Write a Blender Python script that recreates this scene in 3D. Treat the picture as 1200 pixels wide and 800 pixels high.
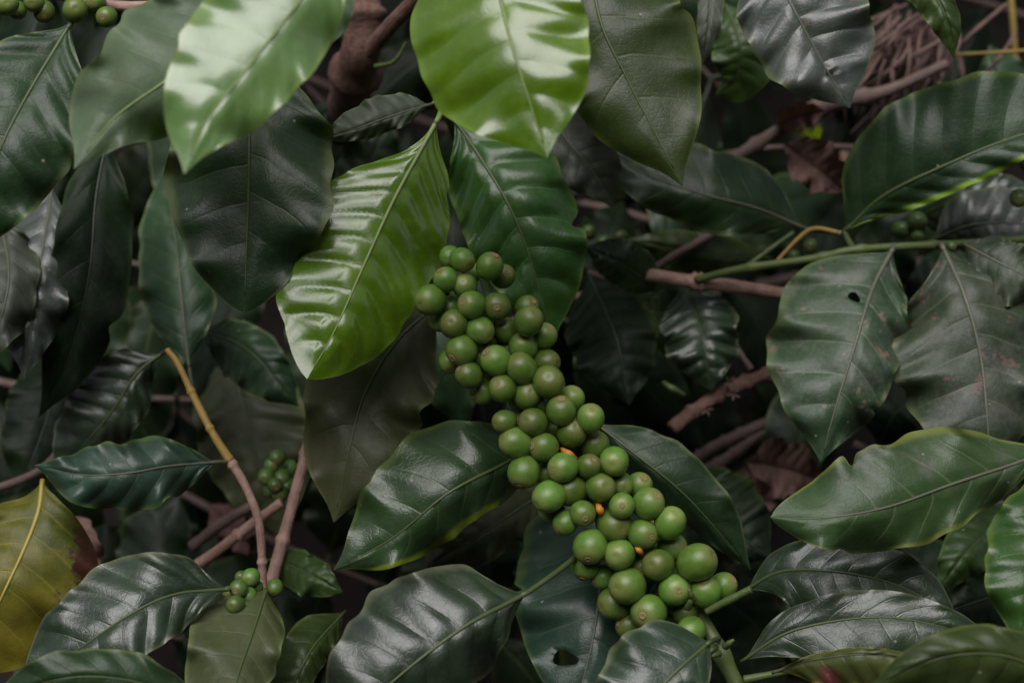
import bpy, math, random
import numpy as np
from mathutils import Vector, Matrix, Quaternion, noise as mnoise
R = math.radians
rnd = random.Random(7)
for o in list(bpy.data.objects): bpy.data.objects.remove(o)
S = bpy.context.scene
COL = S.collection

# ---------------------------------------------------------------- camera
CAM = np.array([0.0, 0.0, 1.15]); PITCH = R(-22); LENS = 60.0; W, H = 1200.0, 800.0
FWD = np.array([0, math.cos(PITCH), math.sin(PITCH)]); UP = np.array([0, -math.sin(PITCH), math.cos(PITCH)]); RT = np.array([1.0, 0, 0])
cam = bpy.data.cameras.new('camera'); camo = bpy.data.objects.new('camera', cam); COL.objects.link(camo)
camo.location = CAM; camo.rotation_euler = (R(90) + PITCH, 0, 0)
cam.lens = LENS; cam.sensor_width = 36; cam.clip_start = 0.02; cam.clip_end = 3000
cam.dof.use_dof = True; cam.dof.focus_distance = 0.80; cam.dof.aperture_fstop = 5.6
S.camera = camo
# ---------------------------------------------------------------- sky and soft sun (bright overcast)
SUN_EL, SUN_AZ = R(66), R(200)          # azimuth clockwise from +Y: behind the camera, a little to its left
wd = bpy.data.worlds.new('World'); S.world = wd; wd.use_nodes = True
nt = wd.node_tree; bg = nt.nodes['Background']
sky = nt.nodes.new('ShaderNodeTexSky'); sky.sky_type = 'NISHITA'; sky.sun_disc = False
sky.sun_elevation = SUN_EL; sky.sun_rotation = SUN_AZ; sky.air_density = 0.5; sky.dust_density = 0.6; sky.ozone_density = 1.0
hs = nt.nodes.new('ShaderNodeHueSaturation'); hs.inputs['Saturation'].default_value = 0.2
nt.links.new(sky.outputs[0], hs.inputs['Color']); tint = nt.nodes.new('ShaderNodeMix'); tint.data_type = 'RGBA'; tint.blend_type = 'MULTIPLY'; tint.inputs[0].default_value = 1; tint.inputs[7].default_value = (1, .94, 1.02, 1)
nt.links.new(hs.outputs[0], tint.inputs[6]); nt.links.new(tint.outputs[2], bg.inputs['Color'])
bg.inputs['Strength'].default_value = 0.05
sl_ = bpy.data.lights.new('sun', 'SUN'); sl_.energy = 1.5; sl_.angle = R(52); sl_.color = (1.0, 0.955, 0.95)
so = bpy.data.objects.new('sun', sl_); COL.objects.link(so)
sd = Vector((math.sin(SUN_AZ) * math.cos(SUN_EL), math.cos(SUN_AZ) * math.cos(SUN_EL), math.sin(SUN_EL)))
so.rotation_euler = sd.to_track_quat('Z', 'Y').to_euler()
vs = S.view_settings; vs.view_transform = 'Standard'; vs.look = 'None'; vs.exposure = 1.2; vs.gamma = 1.0; vs.use_curve_mapping = False
S.render.engine = 'CYCLES'

# ---------------------------------------------------------------- helpers
def P(px, py, d):
    """a point of the place: direction given as a picture position, distance along the view in metres"""
    px = np.asarray(px, float); py = np.asarray(py, float); d = np.asarray(d, float)
    k = 36.0 / LENS / W
    x = (px - W / 2) * k * d; y = -(py - H / 2) * k * d
    return CAM + x[..., None] * RT + y[..., None] * UP + d[..., None] * FWD
def PX(d): return 36.0 / LENS / W * d            # metres per picture unit at distance d

def catmull(pts, n):
    p = np.array(pts, float); q = np.vstack([2 * p[0] - p[1], p, 2 * p[-1] - p[-2]]); out = []
    for i in range(1, len(q) - 2):
        t = np.linspace(0, 1, 24, endpoint=False)[:, None]
        a, b, c, e = q[i - 1], q[i], q[i + 1], q[i + 2]
        out.append(.5 * ((2 * b) + (-a + c) * t + (2 * a - 5 * b + 4 * c - e) * t * t + (-a + 3 * b - 3 * c + e) * t ** 3))
    out = np.vstack(out + [p[-1:]])
    s = np.r_[0, np.cumsum(np.linalg.norm(np.diff(out[:, :min(3, out.shape[1])], axis=0), axis=1))]; s /= s[-1]
    u = np.linspace(0, 1, n)
    return np.stack([np.interp(u, s, out[:, k]) for k in range(out.shape[1])], 1)

def mesh_obj(name, verts, faces, mat, parent=None, origin=None, smooth=True, uvs=None):
    me = bpy.data.meshes.new(name)
    verts = np.asarray(verts, float)
    if origin is None: origin = verts.mean(0)
    me.from_pydata((verts - origin).tolist(), [], faces); me.update()
    if smooth: me.polygons.foreach_set('use_smooth', [True] * len(me.polygons))
    li = np.empty(len(me.loops), int); me.loops.foreach_get('vertex_index', li)
    for nm, uv in (uvs or {}).items():
        l = me.uv_layers.new(name=nm); l.data.foreach_set('uv', np.asarray(uv)[li].astype(np.float32).ravel())
    me.materials.append(mat)
    o = bpy.data.objects.new(name, me); COL.objects.link(o)
    put(o, origin, parent)
    return o
WORLD = {}
def put(o, loc, parent=None):
    loc = np.asarray(loc, float); WORLD[o.name] = loc
    if parent is not None:
        o.parent = parent; o.location = loc - WORLD[parent.name]
    else: o.location = loc
def thing(name, label, cat, loc, group=None):
    o = bpy.data.objects.new(name, None); o.empty_display_size = .02; COL.objects.link(o); put(o, loc)
    return tag(o, label, cat, group)
def tag(o, label=None, cat=None, group=None, kind=None):
    for k, v in (('label', label), ('category', cat), ('group', group), ('kind', kind)):
        if v: o[k] = v
    return o

def tube_geo(pts, rad, sides=10, bump=0.0, seed=0, cap=True):
    pts = np.asarray(pts, float); n = len(pts); rad = np.asarray(rad, float)
    t = np.gradient(pts, axis=0); t /= np.linalg.norm(t, axis=1)[:, None] + 1e-12
    ref = np.array([0.31, -0.9, 0.3]); V = []; rg = np.random.RandomState(seed)
    for i in range(n):
        a = np.cross(t[i], ref); a /= np.linalg.norm(a); b = np.cross(t[i], a)
        for j in range(sides):
            an = 2 * math.pi * j / sides
            r = rad[i] * (1 + bump * (rg.rand() - .5) * 2)
            V.append(pts[i] + r * (math.cos(an) * a + math.sin(an) * b))
    F = [(i * sides + j, i * sides + (j + 1) % sides, (i + 1) * sides + (j + 1) % sides, (i + 1) * sides + j) for i in range(n - 1) for j in range(sides)]
    if cap:
        V.append(pts[0]); V.append(pts[-1]); c0, c1 = n * sides, n * sides + 1
        F += [(c0, (j + 1) % sides, j) for j in range(sides)] + [(c1, (n - 1) * sides + j, (n - 1) * sides + (j + 1) % sides) for j in range(sides)]
    return V, F

# ---------------------------------------------------------------- materials
class N:
    def __init__(s, name):
        s.m = bpy.data.materials.new(name); s.m.use_nodes = True; s.t = s.m.node_tree
        s.p = s.t.nodes['Principled BSDF']; s.out = s.t.nodes['Material Output']
    def n(s, typ, **kw):
        nd = s.t.nodes.new('ShaderNode' + typ)
        for k, v in kw.items():
            if hasattr(nd, k) and k not in nd.inputs: setattr(nd, k, v)
        return nd
    def l(s, a, b): s.t.links.new(a, b)
    def math(s, op, a, b=None, clamp=False):
        nd = s.t.nodes.new('ShaderNodeMath'); nd.operation = op; nd.use_clamp = clamp
        for i, x in enumerate((a, b)):
            if x is None: continue
            if isinstance(x, (int, float)): nd.inputs[i].default_value = x
            else: s.l(x, nd.inputs[i])
        return nd.outputs[0]
    def mix(s, f, a, b):
        nd = s.t.nodes.new('ShaderNodeMix'); nd.data_type = 'RGBA'
        for sock, x in ((nd.inputs[0], f), (nd.inputs[6], a), (nd.inputs[7], b)):
            if isinstance(x, (int, float)): sock.default_value = x
            elif isinstance(x, tuple): sock.default_value = (*x, 1) if len(x) == 3 else x
            else: s.l(x, sock)
        return nd.outputs[2]
    def ramp(s, x, lo, hi, a=0.0, b=1.0):
        nd = s.t.nodes.new('ShaderNodeMapRange'); nd.interpolation_type = 'SMOOTHSTEP'; s.l(x, nd.inputs[0])
        for i, v in enumerate((lo, hi, a, b)): nd.inputs[1 + i].default_value = v
        return nd.outputs[0]
    def noise(s, vec, scale, detail=3, rough=.55):
        nd = s.t.nodes.new('ShaderNodeTexNoise'); s.l(vec, nd.inputs['Vector'])
        nd.inputs['Scale'].default_value = scale; nd.inputs['Detail'].default_value = detail; nd.inputs['Roughness'].default_value = rough
        return nd.outputs[0]
    def coord(s):
        tc = s.t.nodes.new('ShaderNodeTexCoord'); oi = s.t.nodes.new('ShaderNodeObjectInfo')
        a = s.t.nodes.new('ShaderNodeVectorMath'); a.operation = 'ADD'
        sc = s.math('MULTIPLY', oi.outputs['Random'], 7.3)
        s.l(tc.outputs['Object'], a.inputs[0]); s.l(sc, a.inputs[1]); s.oi = oi; s.obj = tc.outputs['Object']
        return a.outputs[0]
    def bump(s, h, strength, dist):
        b = s.t.nodes.new('ShaderNodeBump'); b.inputs['Strength'].default_value = strength; b.inputs['Distance'].default_value = dist
        s.l(h, b.inputs['Height']); s.l(b.outputs[0], s.p.inputs['Normal']); return b

def leaf_mat(name, c1, c2, rough=.36, vein=(.10, .14, .05), veins=.35, margin=(.16, .22, .04), marg=.35, spots=0.0, specks=.15,
             trans=.08, tcol=(.25, .45, .03), under=None, spec=.38, patch=None, coat=0.0, mside=0, dust=.08, bumpk=.34):
    k = N(name); v = k.coord()
    uvn = k.t.nodes.new('ShaderNodeUVMap'); uvn.uv_map = 'leaf'; vvn = k.t.nodes.new('ShaderNodeUVMap'); vvn.uv_map = 'vein'
    su = k.t.nodes.new('ShaderNodeSeparateXYZ'); k.l(uvn.outputs[0], su.inputs[0])
    sv = k.t.nodes.new('ShaderNodeSeparateXYZ'); k.l(vvn.outputs[0], sv.inputs[0])
    av = k.math('ABSOLUTE', su.outputs[1])
    wob = k.math('MULTIPLY', k.math('SUBTRACT', k.noise(v, 28, 2), .5), .30)
    f = k.math('ADD', sv.outputs[0], wob)
    dist = k.math('ABSOLUTE', k.math('SUBTRACT', k.math('FRACT', k.math('ADD', f, .5)), .5))
    vm = k.math('MULTIPLY', k.ramp(dist, 0.0, .055, 1, 0), k.math('MULTIPLY', k.ramp(av, .5, .95, 1, 0), k.ramp(su.outputs[0], .66, .84, 1, 0)))
    big = k.noise(v, 22, 3); fine = k.noise(v, 160, 4, .65)
    col = k.mix(k.ramp(big, .32, .68), c1, c2)
    col = k.mix(k.math('MULTIPLY', k.ramp(fine, .45, .75), .25), col, tuple(min(1, x * 1.7 + .01) for x in c2))
    col = k.mix(k.math('MULTIPLY', vm, veins), col, vein)
    mg = k.math('MULTIPLY', k.ramp(k.math('ADD', av, k.math('MULTIPLY', k.math('SUBTRACT', big, .5), .25)), .86, .995), marg)
    col = k.mix(mg, col, margin)  # paler edge: yellowish margin and a painted rim highlight in one colour
    if mside:                                        # one margin turned yellow green
        ms = k.math('ADD', k.math('MULTIPLY', su.outputs[1], mside), k.math('MULTIPLY', k.math('SUBTRACT', big, .5), .18))
        col = k.mix(k.ramp(ms, .74, .90), col, (.14, .22, .015))
    du_ = k.math('MULTIPLY', k.ramp(k.noise(v, 38, 6, .72), .42, .70), dust)
    du_ = k.math('ADD', du_, k.math('MULTIPLY', k.ramp(k.noise(v, 420, 3, .7), .50, .72), dust * .8))
    col = k.mix(du_, col, (.17, .165, .16))
    if spots > 0:
        sp = k.ramp(k.noise(v, 75, 5, .72), .68 - .13 * spots, .72 - .13 * spots)
        col = k.mix(k.math('MULTIPLY', sp, .75), col, (.17, .105, .08))
        gr = k.ramp(k.noise(v, 34, 4, .7), .52, .72)
        col = k.mix(k.math('MULTIPLY', gr, .45), col, (.15, .145, .13))
    if patch:                                        # a dying area with an outline of its own, along one side of the blade
        pm = k.math('ADD', k.math('MULTIPLY', su.outputs[1], patch['side']), k.math('MULTIPLY', k.math('SUBTRACT', k.noise(v, 55, 6, .75), .5), 2.0))
        pu = k.math('MULTIPLY', k.ramp(su.outputs[0], patch['u0'], patch['u0'] + .12), k.ramp(su.outputs[0], patch['u1'] - .12, patch['u1'], 1, 0))
        col = k.mix(k.math('MULTIPLY', k.ramp(pm, patch.get('lo', .3), patch.get('lo', .3) + .2), pu), col, patch['col'])
    if specks > 0:
        vo = k.t.nodes.new('ShaderNodeTexVoronoi'); k.l(v, vo.inputs['Vector']); vo.inputs['Scale'].default_value = 120
        sx = k.t.nodes.new('ShaderNodeSeparateColor'); k.l(vo.outputs['Color'], sx.inputs[0])
        m_ = k.math('MULTIPLY', k.ramp(vo.outputs['Distance'], .04, .12, 1, 0), k.math('GREATER_THAN', sx.outputs[0], 1 - specks * .35))
        col = k.mix(k.math('MULTIPLY', m_, .6), col, (.38, .36, .28))
    # every blade a little different in tone
    hsv = k.t.nodes.new('ShaderNodeHueSaturation'); k.l(col, hsv.inputs['Color'])
    k.l(k.math('ADD', k.math('MULTIPLY', k.oi.outputs['Random'], .4), .8), hsv.inputs['Value'])
    k.l(k.math('ADD', k.math('MULTIPLY', k.oi.outputs['Random'], .03), .485), hsv.inputs['Hue'])
    col = hsv.outputs[0]
    ge = k.t.nodes.new('ShaderNodeNewGeometry')
    ucol = under or tuple(x * 1.5 + .02 for x in c2)
    col = k.mix(ge.outputs['Backfacing'], col, ucol)
    k.l(col, k.p.inputs['Base Color'])
    rg = k.math('ADD', k.math('MULTIPLY', k.math('SUBTRACT', k.noise(v, 55, 6, .72), .5), .45), rough)
    rg = k.math('ADD', rg, k.math('MULTIPLY', ge.outputs['Backfacing'], .2), True)
    k.l(rg, k.p.inputs['Roughness']); k.p.inputs['Specular IOR Level'].default_value = spec
    if coat: k.p.inputs['Coat Weight'].default_value = coat; k.p.inputs['Coat Roughness'].default_value = .2
    net = k.t.nodes.new('ShaderNodeTexVoronoi'); net.feature = 'DISTANCE_TO_EDGE'; k.l(v, net.inputs['Vector']); net.inputs['Scale'].default_value = 330
    h = k.math('ADD', k.math('MULTIPLY', k.ramp(net.outputs['Distance'], 0, .12), .10), k.math('MULTIPLY', k.noise(v, 130, 4, .6), .38))
    h = k.math('ADD', h, k.math('MULTIPLY', k.noise(v, 45, 2), 1.3))
    h = k.math('SUBTRACT', h, k.math('MULTIPLY', vm, .35))
    b = k.bump(h, bumpk, .0012)
    tr = k.t.nodes.new('ShaderNodeBsdfTranslucent'); tr.inputs[0].default_value = (*tcol, 1)
    mx = k.t.nodes.new('ShaderNodeMixShader'); mx.inputs[0].default_value = trans
    k.l(k.p.outputs[0], mx.inputs[1]); k.l(tr.outputs[0], mx.inputs[2]); k.l(mx.outputs[0], k.out.inputs[0])
    return k.m

M = {}
M['dark'] = leaf_mat('leaf_dark', (.011, .030, .010), (.019, .047, .014), .42, veins=.25, vein=(.06, .09, .035), marg=.6, margin=(.13, .16, .06), specks=.2, trans=.04)
M['deep'] = leaf_mat('leaf_painted_shade', (.004, .010, .004), (.008, .017, .006), .5, veins=.15, vein=(.03, .05, .02), marg=.2, margin=(.06, .09, .02), specks=.05, trans=.03, spec=.15, dust=.03)  # darkened leaf copy: shade of the gaps put into its colour
M['sheen'] = leaf_mat('leaf_sheen', (.014, .033, .014), (.023, .047, .020), .38, veins=.2, vein=(.07, .08, .05), marg=.6, margin=(.15, .17, .09), trans=.03, spec=.8, dust=.14)
M['mid'] = leaf_mat('leaf_mid', (.022, .046, .008), (.034, .064, .012), .42, veins=.3, vein=(.08, .13, .04), trans=.08)
M['dark_rim'] = leaf_mat('leaf_dark_rim', (.012, .028, .010), (.020, .042, .014), .42, veins=.2, vein=(.05, .08, .03), specks=.15, trans=.04, mside=-1)
M['gloss_rim'] = leaf_mat('leaf_gloss_rim', (.016, .050, .014), (.026, .070, .020), .32, veins=.35, vein=(.09, .16, .06), trans=.08, spec=.6, mside=1)
M['bluedark'] = leaf_mat('leaf_bluedark', (.015, .040, .022), (.025, .056, .032), .40, veins=.35, vein=(.09, .13, .08), specks=.35, trans=.05, spec=.5)
M['gloss'] = leaf_mat('leaf_gloss', (.019, .055, .008), (.030, .076, .012), .32, veins=.35, vein=(.09, .16, .06), trans=.10, coat=.2)
M['young'] = leaf_mat('leaf_young', (.080, .150, .005), (.115, .195, .008), .27, veins=.25, vein=(.14, .24, .05), margin=(.22, .34, .05), marg=.5, trans=.28, tcol=(.38, .55, .01), specks=.05, coat=.8, spec=.8, dust=.04, bumpk=.2)
M['pale'] = leaf_mat('leaf_pale', (.13, .25, .07), (.18, .31, .10), .30, veins=.2, vein=(.25, .36, .14), margin=(.32, .42, .12), marg=.5, trans=.30, tcol=(.34, .55, .06), specks=.03, coat=.9, spec=.9, dust=.04, bumpk=.18)
M['blue'] = leaf_mat('leaf_bluegreen', (.085, .14, .075), (.12, .185, .10), .45, veins=.2, vein=(.16, .22, .13), margin=(.2, .27, .12), marg=.4, trans=.18, specks=.03)
M['dusty'] = leaf_mat('leaf_dusty', (.020, .042, .018), (.034, .058, .026), .46, veins=.55, vein=(.12, .15, .09), margin=(.13, .17, .06), marg=.45, spots=.62, specks=.8, trans=.05, dust=.26)
M['aged'] = leaf_mat('leaf_aged', (.026, .066, .020), (.042, .090, .028), .42, veins=.5, vein=(.14, .19, .08), margin=(.20, .24, .05), marg=.7, spots=.2, specks=.6, trans=.08)
M['spotted'] = leaf_mat('leaf_spotted', (.035, .05, .04), (.055, .07, .055), .36, veins=.35, vein=(.14, .16, .11), spots=.35, specks=.3, trans=.04, spec=.75, dust=.16)
M['dull'] = leaf_mat('leaf_dull', (.040, .050, .017), (.060, .070, .026), .48, veins=.25, vein=(.08, .10, .04), margin=(.13, .16, .05), marg=.5, trans=.06, specks=.1)
M['grey'] = leaf_mat('leaf_grey', (.05, .065, .045), (.07, .085, .06), .5, veins=.3, vein=(.14, .15, .11), trans=.06, specks=.1)
M['yellow'] = leaf_mat('leaf_yellow', (.05, .075, .008), (.17, .15, .012), .5, veins=.35, vein=(.32, .27, .05), margin=(.2, .2, .04), marg=.2, trans=.15, tcol=(.5, .45, .03), specks=.1,
                       patch=dict(side=1, u0=.10, u1=.62, lo=.62, col=(.05, .016, .012)))
M['redtip'] = leaf_mat('leaf_redtip', (.05, .08, .02), (.08, .10, .025), .4, margin=(.4, .36, .03), marg=.9, trans=.1, specks=.1,
                       patch=dict(side=-1, u0=.18, u1=.40, col=(.10, .014, .018)))
M['dead'] = leaf_mat('leaf_dead', (.12, .065, .055), (.22, .13, .115), .75, veins=.4, vein=(.06, .035, .025), margin=(.08, .05, .04), marg=.3, trans=.05, tcol=(.25, .12, .06), spec=.2)
def rib_mat(name, c, rough=.45):
    k = N(name); v = k.coord(); col = k.mix(k.noise(v, 120), c, tuple(x * .6 for x in c)); k.l(col, k.p.inputs['Base Color'])
    k.p.inputs['Roughness'].default_value = rough; return k.m
M['rib'] = rib_mat('rib_green', (.075, .105, .035)); M['rib_pale'] = rib_mat('rib_pale', (.22, .31, .09)); M['rib_dark'] = rib_mat('rib_dark', (.022, .036, .014))
M['rib_dead'] = rib_mat('rib_dead', (.07, .04, .03), .8); M['rib_yellow'] = rib_mat('rib_yellow', (.42, .34, .06)); M['rib_grey'] = rib_mat('rib_grey', (.12, .13, .085))
RIB = dict(bluedark='rib_grey', dark_rim='rib', gloss_rim='rib', dark='rib', deep='rib_dark', sheen='rib', mid='rib', gloss='rib', young='rib_pale', pale='rib_pale', blue='rib_pale', dusty='rib_grey', aged='rib_grey',
           spotted='rib_grey', dull='rib', grey='rib_grey', yellow='rib_yellow', redtip='rib_grey', dead='rib_dead')

def bark_mat(name, c1, c2, c3, scale=60, bump=.5, rough=.75):
    k = N(name); v = k.coord()
    ub = k.t.nodes.new('ShaderNodeUVMap'); ub.uv_map = 'bark'; mp = k.t.nodes.new('ShaderNodeMapping'); k.l(ub.outputs[0], mp.inputs[0]); mp.inputs['Scale'].default_value = (14, 90, 1)
    a = k.math('ADD', k.math('MULTIPLY', k.noise(v, scale, 5, .65), .5), k.math('MULTIPLY', k.noise(mp.outputs[0], 1.0, 6, .7), .5)); col = k.mix(k.ramp(a, .36, .64), c1, c2)
    b = k.ramp(k.noise(v, scale * 3.5, 4, .7), .58, .72); col = k.mix(k.math('MULTIPLY', b, .7), col, c3)
    k.l(col, k.p.inputs['Base Color']); k.p.inputs['Roughness'].default_value = rough
    k.bump(k.math('ADD', a, k.math('MULTIPLY', k.noise(v, scale * 6, 4, .7), .6)), bump, .002); return k.m
M['bark_pink'] = bark_mat('bark_pink', (.26, .15, .115), (.46, .30, .24), (.12, .07, .055), 80, .6)
M['bark_red'] = bark_mat('bark_red', (.085, .042, .03), (.20, .11, .085), (.03, .018, .014), 90, 1.0)
M['bark_brown'] = bark_mat('bark_brown', (.085, .055, .045), (.15, .105, .09), (.035, .022, .02))
M['stem_green'] = bark_mat('stem_green', (.055, .09, .022), (.085, .12, .032), (.13, .12, .06), 50, .2, .5)
M['stem_yellow'] = bark_mat('stem_yellow', (.30, .19, .05), (.40, .27, .07), (.30, .15, .09), 70, .2, .55)
M['straw'] = bark_mat('straw', (.08, .048, .04), (.19, .12, .10), (.045, .028, .025), 90, .4, .85)
M['straw_yellow'] = bark_mat('straw_yellow', (.20, .145, .03), (.28, .20, .045), (.14, .09, .03), 90, .3, .7)
M['orange'] = bark_mat('bract_orange', (.48, .18, .02), (.58, .25, .03), (.22, .08, .03), 90, .3, .6)
def berry_mat(name, c1, c2, tip):
    k = N(name); v = k.coord()
    sz = k.t.nodes.new('ShaderNodeSeparateXYZ'); k.l(k.obj, sz.inputs[0])
    a = k.noise(v, 1.6, 3); col = k.mix(k.ramp(a, .3, .7), c1, c2)
    st = k.ramp(k.noise(v, 9, 4, .7), .55, .75); col = k.mix(k.math('MULTIPLY', st, .45), col, (.25, .27, .11))
    sc = k.ramp(k.noise(v, 3.2, 5, .75), .64, .72); col = k.mix(k.math('MULTIPLY', sc, .22), col, (.17, .14, .06))
    t = k.ramp(k.math('ADD', sz.outputs[2], k.math('MULTIPLY', k.math('SUBTRACT', k.noise(v, 4, 3), .5), .25)), .55, 1.0)
    col = k.mix(k.math('MULTIPLY', t, .6), col, tip)
    hsv = k.t.nodes.new('ShaderNodeHueSaturation'); k.l(col, hsv.inputs['Color'])
    k.l(k.math('ADD', k.math('MULTIPLY', k.oi.outputs['Random'], .65), .68), hsv.inputs['Value'])
    k.l(k.math('ADD', k.math('MULTIPLY', k.oi.outputs['Random'], .024), .492), hsv.inputs['Hue'])
    k.l(hsv.outputs[0], k.p.inputs['Base Color'])
    k.l(k.math('ADD', k.math('MULTIPLY', k.noise(v, 5, 5, .7), .3), .17), k.p.inputs['Roughness'])
    k.p.inputs['Subsurface Weight'].default_value = .12; k.p.inputs['Subsurface Radius'].default_value = (.6, 1.0, .2); k.p.inputs['Subsurface Scale'].default_value = .002
    k.bump(k.noise(v, 14, 4, .65), .10, .05); return k.m
M['berry'] = berry_mat('berry_green', (.080, .158, .018), (.115, .20, .034), (.19, .20, .06))
M['berry_small'] = berry_mat('berry_unripe', (.07, .14, .025), (.10, .18, .04), (.16, .19, .06))
M['navel'] = bark_mat('navel_tan', (.20, .15, .06), (.29, .21, .10), (.09, .05, .025), 400, .3, .8)
M['navel_pink'] = bark_mat('navel_pink', (.32, .15, .09), (.38, .20, .13), (.22, .09, .05), 400, .3, .8)
def soil_mat():
    k = N('soil'); v = k.coord()
    a = k.noise(v, 9, 8, .7); col = k.mix(k.ramp(a, .35, .65), (.011, .006, .005), (.030, .017, .014))
    col = k.mix(k.ramp(k.noise(v, 60, 5, .7), .6, .75), col, (.05, .032, .027))
    k.l(col, k.p.inputs['Base Color']); k.p.inputs['Roughness'].default_value = .95
    k.bump(k.noise(v, 25, 10, .75), 1.0, .03); return k.m
M['soil'] = soil_mat()

# ---------------------------------------------------------------- the leaf
PROF_U = np.array([0, .03, .08, .16, .28, .42, .55, .68, .79, .88, .94, .975, 1.0])
PROF_W = np.array([.01, .06, .24, .60, .90, 1.0, .985, .88, .68, .40, .17, .07, .004])
def smooth_interp(x, xs, ys):
    m = np.gradient(ys, xs); i = np.clip(np.searchsorted(xs, x) - 1, 0, len(xs) - 2); h = xs[i + 1] - xs[i]; t = (x - xs[i]) / h
    return (2 * t**3 - 3 * t**2 + 1) * ys[i] + (t**3 - 2 * t**2 + t) * h * m[i] + (-2 * t**3 + 3 * t**2) * ys[i + 1] + (t**3 - t**2) * h * m[i + 1]
LCOUNT = [0]
def leaf(parent, mid, wl, wr, d, mat='dark', dd=(.025, -.02), arch=.016, sl=.3, sr=.3, curve=.18, nv=10, quilt=1.0, wave=1.0, pw=.45,
         under=False, petiole=None, label=None, hole=None, nu=84, nw=22, name='leaf', rib=1.0, ribmat=None, blunt=0.0, sheen='', sk=1.0, bites=0, pwl=None, pwr=None, calm=1.0):
    LCOUNT[0] += 1; rg = np.random.RandomState(LCOUNT[0] * 13 + 5)
    c = catmull(mid, nu + 1); t = np.gradient(c, axis=0); t /= np.linalg.norm(t, axis=1)[:, None]
    for _ in range(3): t[1:-1] = (t[:-2] + t[1:-1] * 2 + t[2:]) / 4
    t /= np.linalg.norm(t, axis=1)[:, None]
    left = np.stack([t[:, 1], -t[:, 0]], 1)
    if sheen:                                        # blade (or one half of it) tilted up towards the bright part of the sky
        mc = c[len(c) // 2]; vv = CAM - P(mc[0], mc[1], d); vv /= np.linalg.norm(vv); hh = vv + np.array(sd); hh /= np.linalg.norm(hh)
        g = np.array([hh @ RT, -(hh @ UP)]) / -(hh @ FWD) * sk          # picture axes: right, down
        tm = c[-1] - c[0]; ln = np.linalg.norm(tm); tm = tm / ln; lm = np.array([tm[1], -tm[0]])
        q = float(g @ tm) * ln * PX(d); q = max(-.13, min(.13, q)); dd = (-q / 2, q / 2)
        if 'l' in sheen: sl = float(g @ lm)
        if 'r' in sheen: sr = -float(g @ lm)
    u = np.linspace(0, 1, nu + 1)
    def prof(p):
        w = np.clip(smooth_interp(np.clip(u ** (math.log(.45) / math.log(p)), 0, 1), PROF_U, PROF_W), .003, 1.05)
        return np.maximum(w, np.where(u > .6, np.clip(1 - ((u - .6) / .4) ** 2, 0, 1) ** .75, 0) * blunt) if blunt else w
    wL, wR = prof(pwl or pw), prof(pwr or pw); w = (wL + wR) / 2
    v = np.linspace(-1, 1, nw + 1); v = np.sign(v) * np.abs(v) ** .9          # v<0 = right of travel
    v[nw // 2 - 1] = -.025; v[nw // 2 + 1] = .025
    Ug, Vg = np.meshgrid(u, v, indexing='ij'); A = np.abs(Vg)
    ph = rg.rand(6) * 6.28
    skew = .05 * math.sin(ph[5]); f = nv * (Ug * (1 - .10 * Ug) - .155 * A ** 1.25 * (1 - .35 * Ug) + skew * Vg * .6) + .3 + rg.rand() * .4 + (.25 + .3 * rg.rand()) * (Vg > 0)
    # margins run in and out a little with the veins, never quite regularly
    edge = 1 + wave * (.011 * np.sin(2 * math.pi * f + ph[0]) + .030 * np.sin(2 * math.pi * (3.1 * Ug) + ph[1] + 2 * Vg) + .015 * np.sin(2 * math.pi * 6.7 * Ug + ph[2] + Vg)) * A ** 2
    for _ in range(bites + (1 if rg.rand() < .5 and nu > 60 else 0)):       # nibbled margins
        bu, bs, bd, bw = .2 + rg.rand() * .7, rg.choice([-1, 1]), .06 + rg.rand() * .16, .012 + rg.rand() * .018
        edge *= 1 - bd * np.exp(-((Ug - bu) / bw) ** 2) * (np.sign(Vg) == bs) * A ** 3
    wid = np.where(Vg > 0, wl * wL[:, None], wr * wR[:, None]) * edge * A
    px = c[:, 0][:, None] + left[:, 0][:, None] * wid * np.sign(Vg); py = c[:, 1][:, None] + left[:, 1][:, None] * wid * np.sign(Vg)
    md = wid * PX(d); slope = np.where(Vg > 0, sl, sr)
    wm = max(wl, wr) * PX(d)
    D = d + dd[0] + (dd[1] - dd[0]) * Ug - arch * np.sin(math.pi * Ug) + slope * md + curve * A ** 2 * w[:, None] * wm
    D += 1.35 * wave * wm * (.11 * np.sin(2 * math.pi * (2.6 * Ug) + ph[2] + 1.4 * np.sign(Vg)) + .075 * np.sin(2 * math.pi * (4.7 * Ug) + ph[3] - np.sign(Vg)) + .03 * np.sin(2 * math.pi * f + ph[4])) * A ** 2 * np.minimum(1, w[:, None] * 1.5) * np.clip((1 - Ug) / .15, 0, 1)
    D += calm * wm * .05 * (np.sin(5 * Ug + ph[4] + 2.2 * Vg) + np.sin(9 * Ug + ph[0] - 3 * Vg)) * w[:, None] * np.clip((1 - Ug) / .15, 0, 1)
    tf = np.clip((1 - u) / .10, 0, 1)[:, None]
    X = P(px, py, D)
    du = np.gradient(X, axis=0); dv = np.gradient(X, axis=1); nn = np.cross(dv, du); nn /= np.linalg.norm(nn, axis=2)[..., None] + 1e-12
    tocam = CAM - X.mean((0, 1))
    if (nn * tocam).sum(2).mean() < 0: nn = -nn
    flip_w = False
    g = np.abs(np.sin(math.pi * f)) ** .75
    env = np.clip((1 - Ug) / .22, 0, 1) * np.clip(A / .12, 0, 1) * (1 - .75 * A ** 3) * np.clip(w[:, None] * 1.6, 0, 1)
    qa = .00105 * quilt * (wm / .03) ** .5 * (1 + .35 * np.sin(4 * Ug + ph[1]) )
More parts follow.
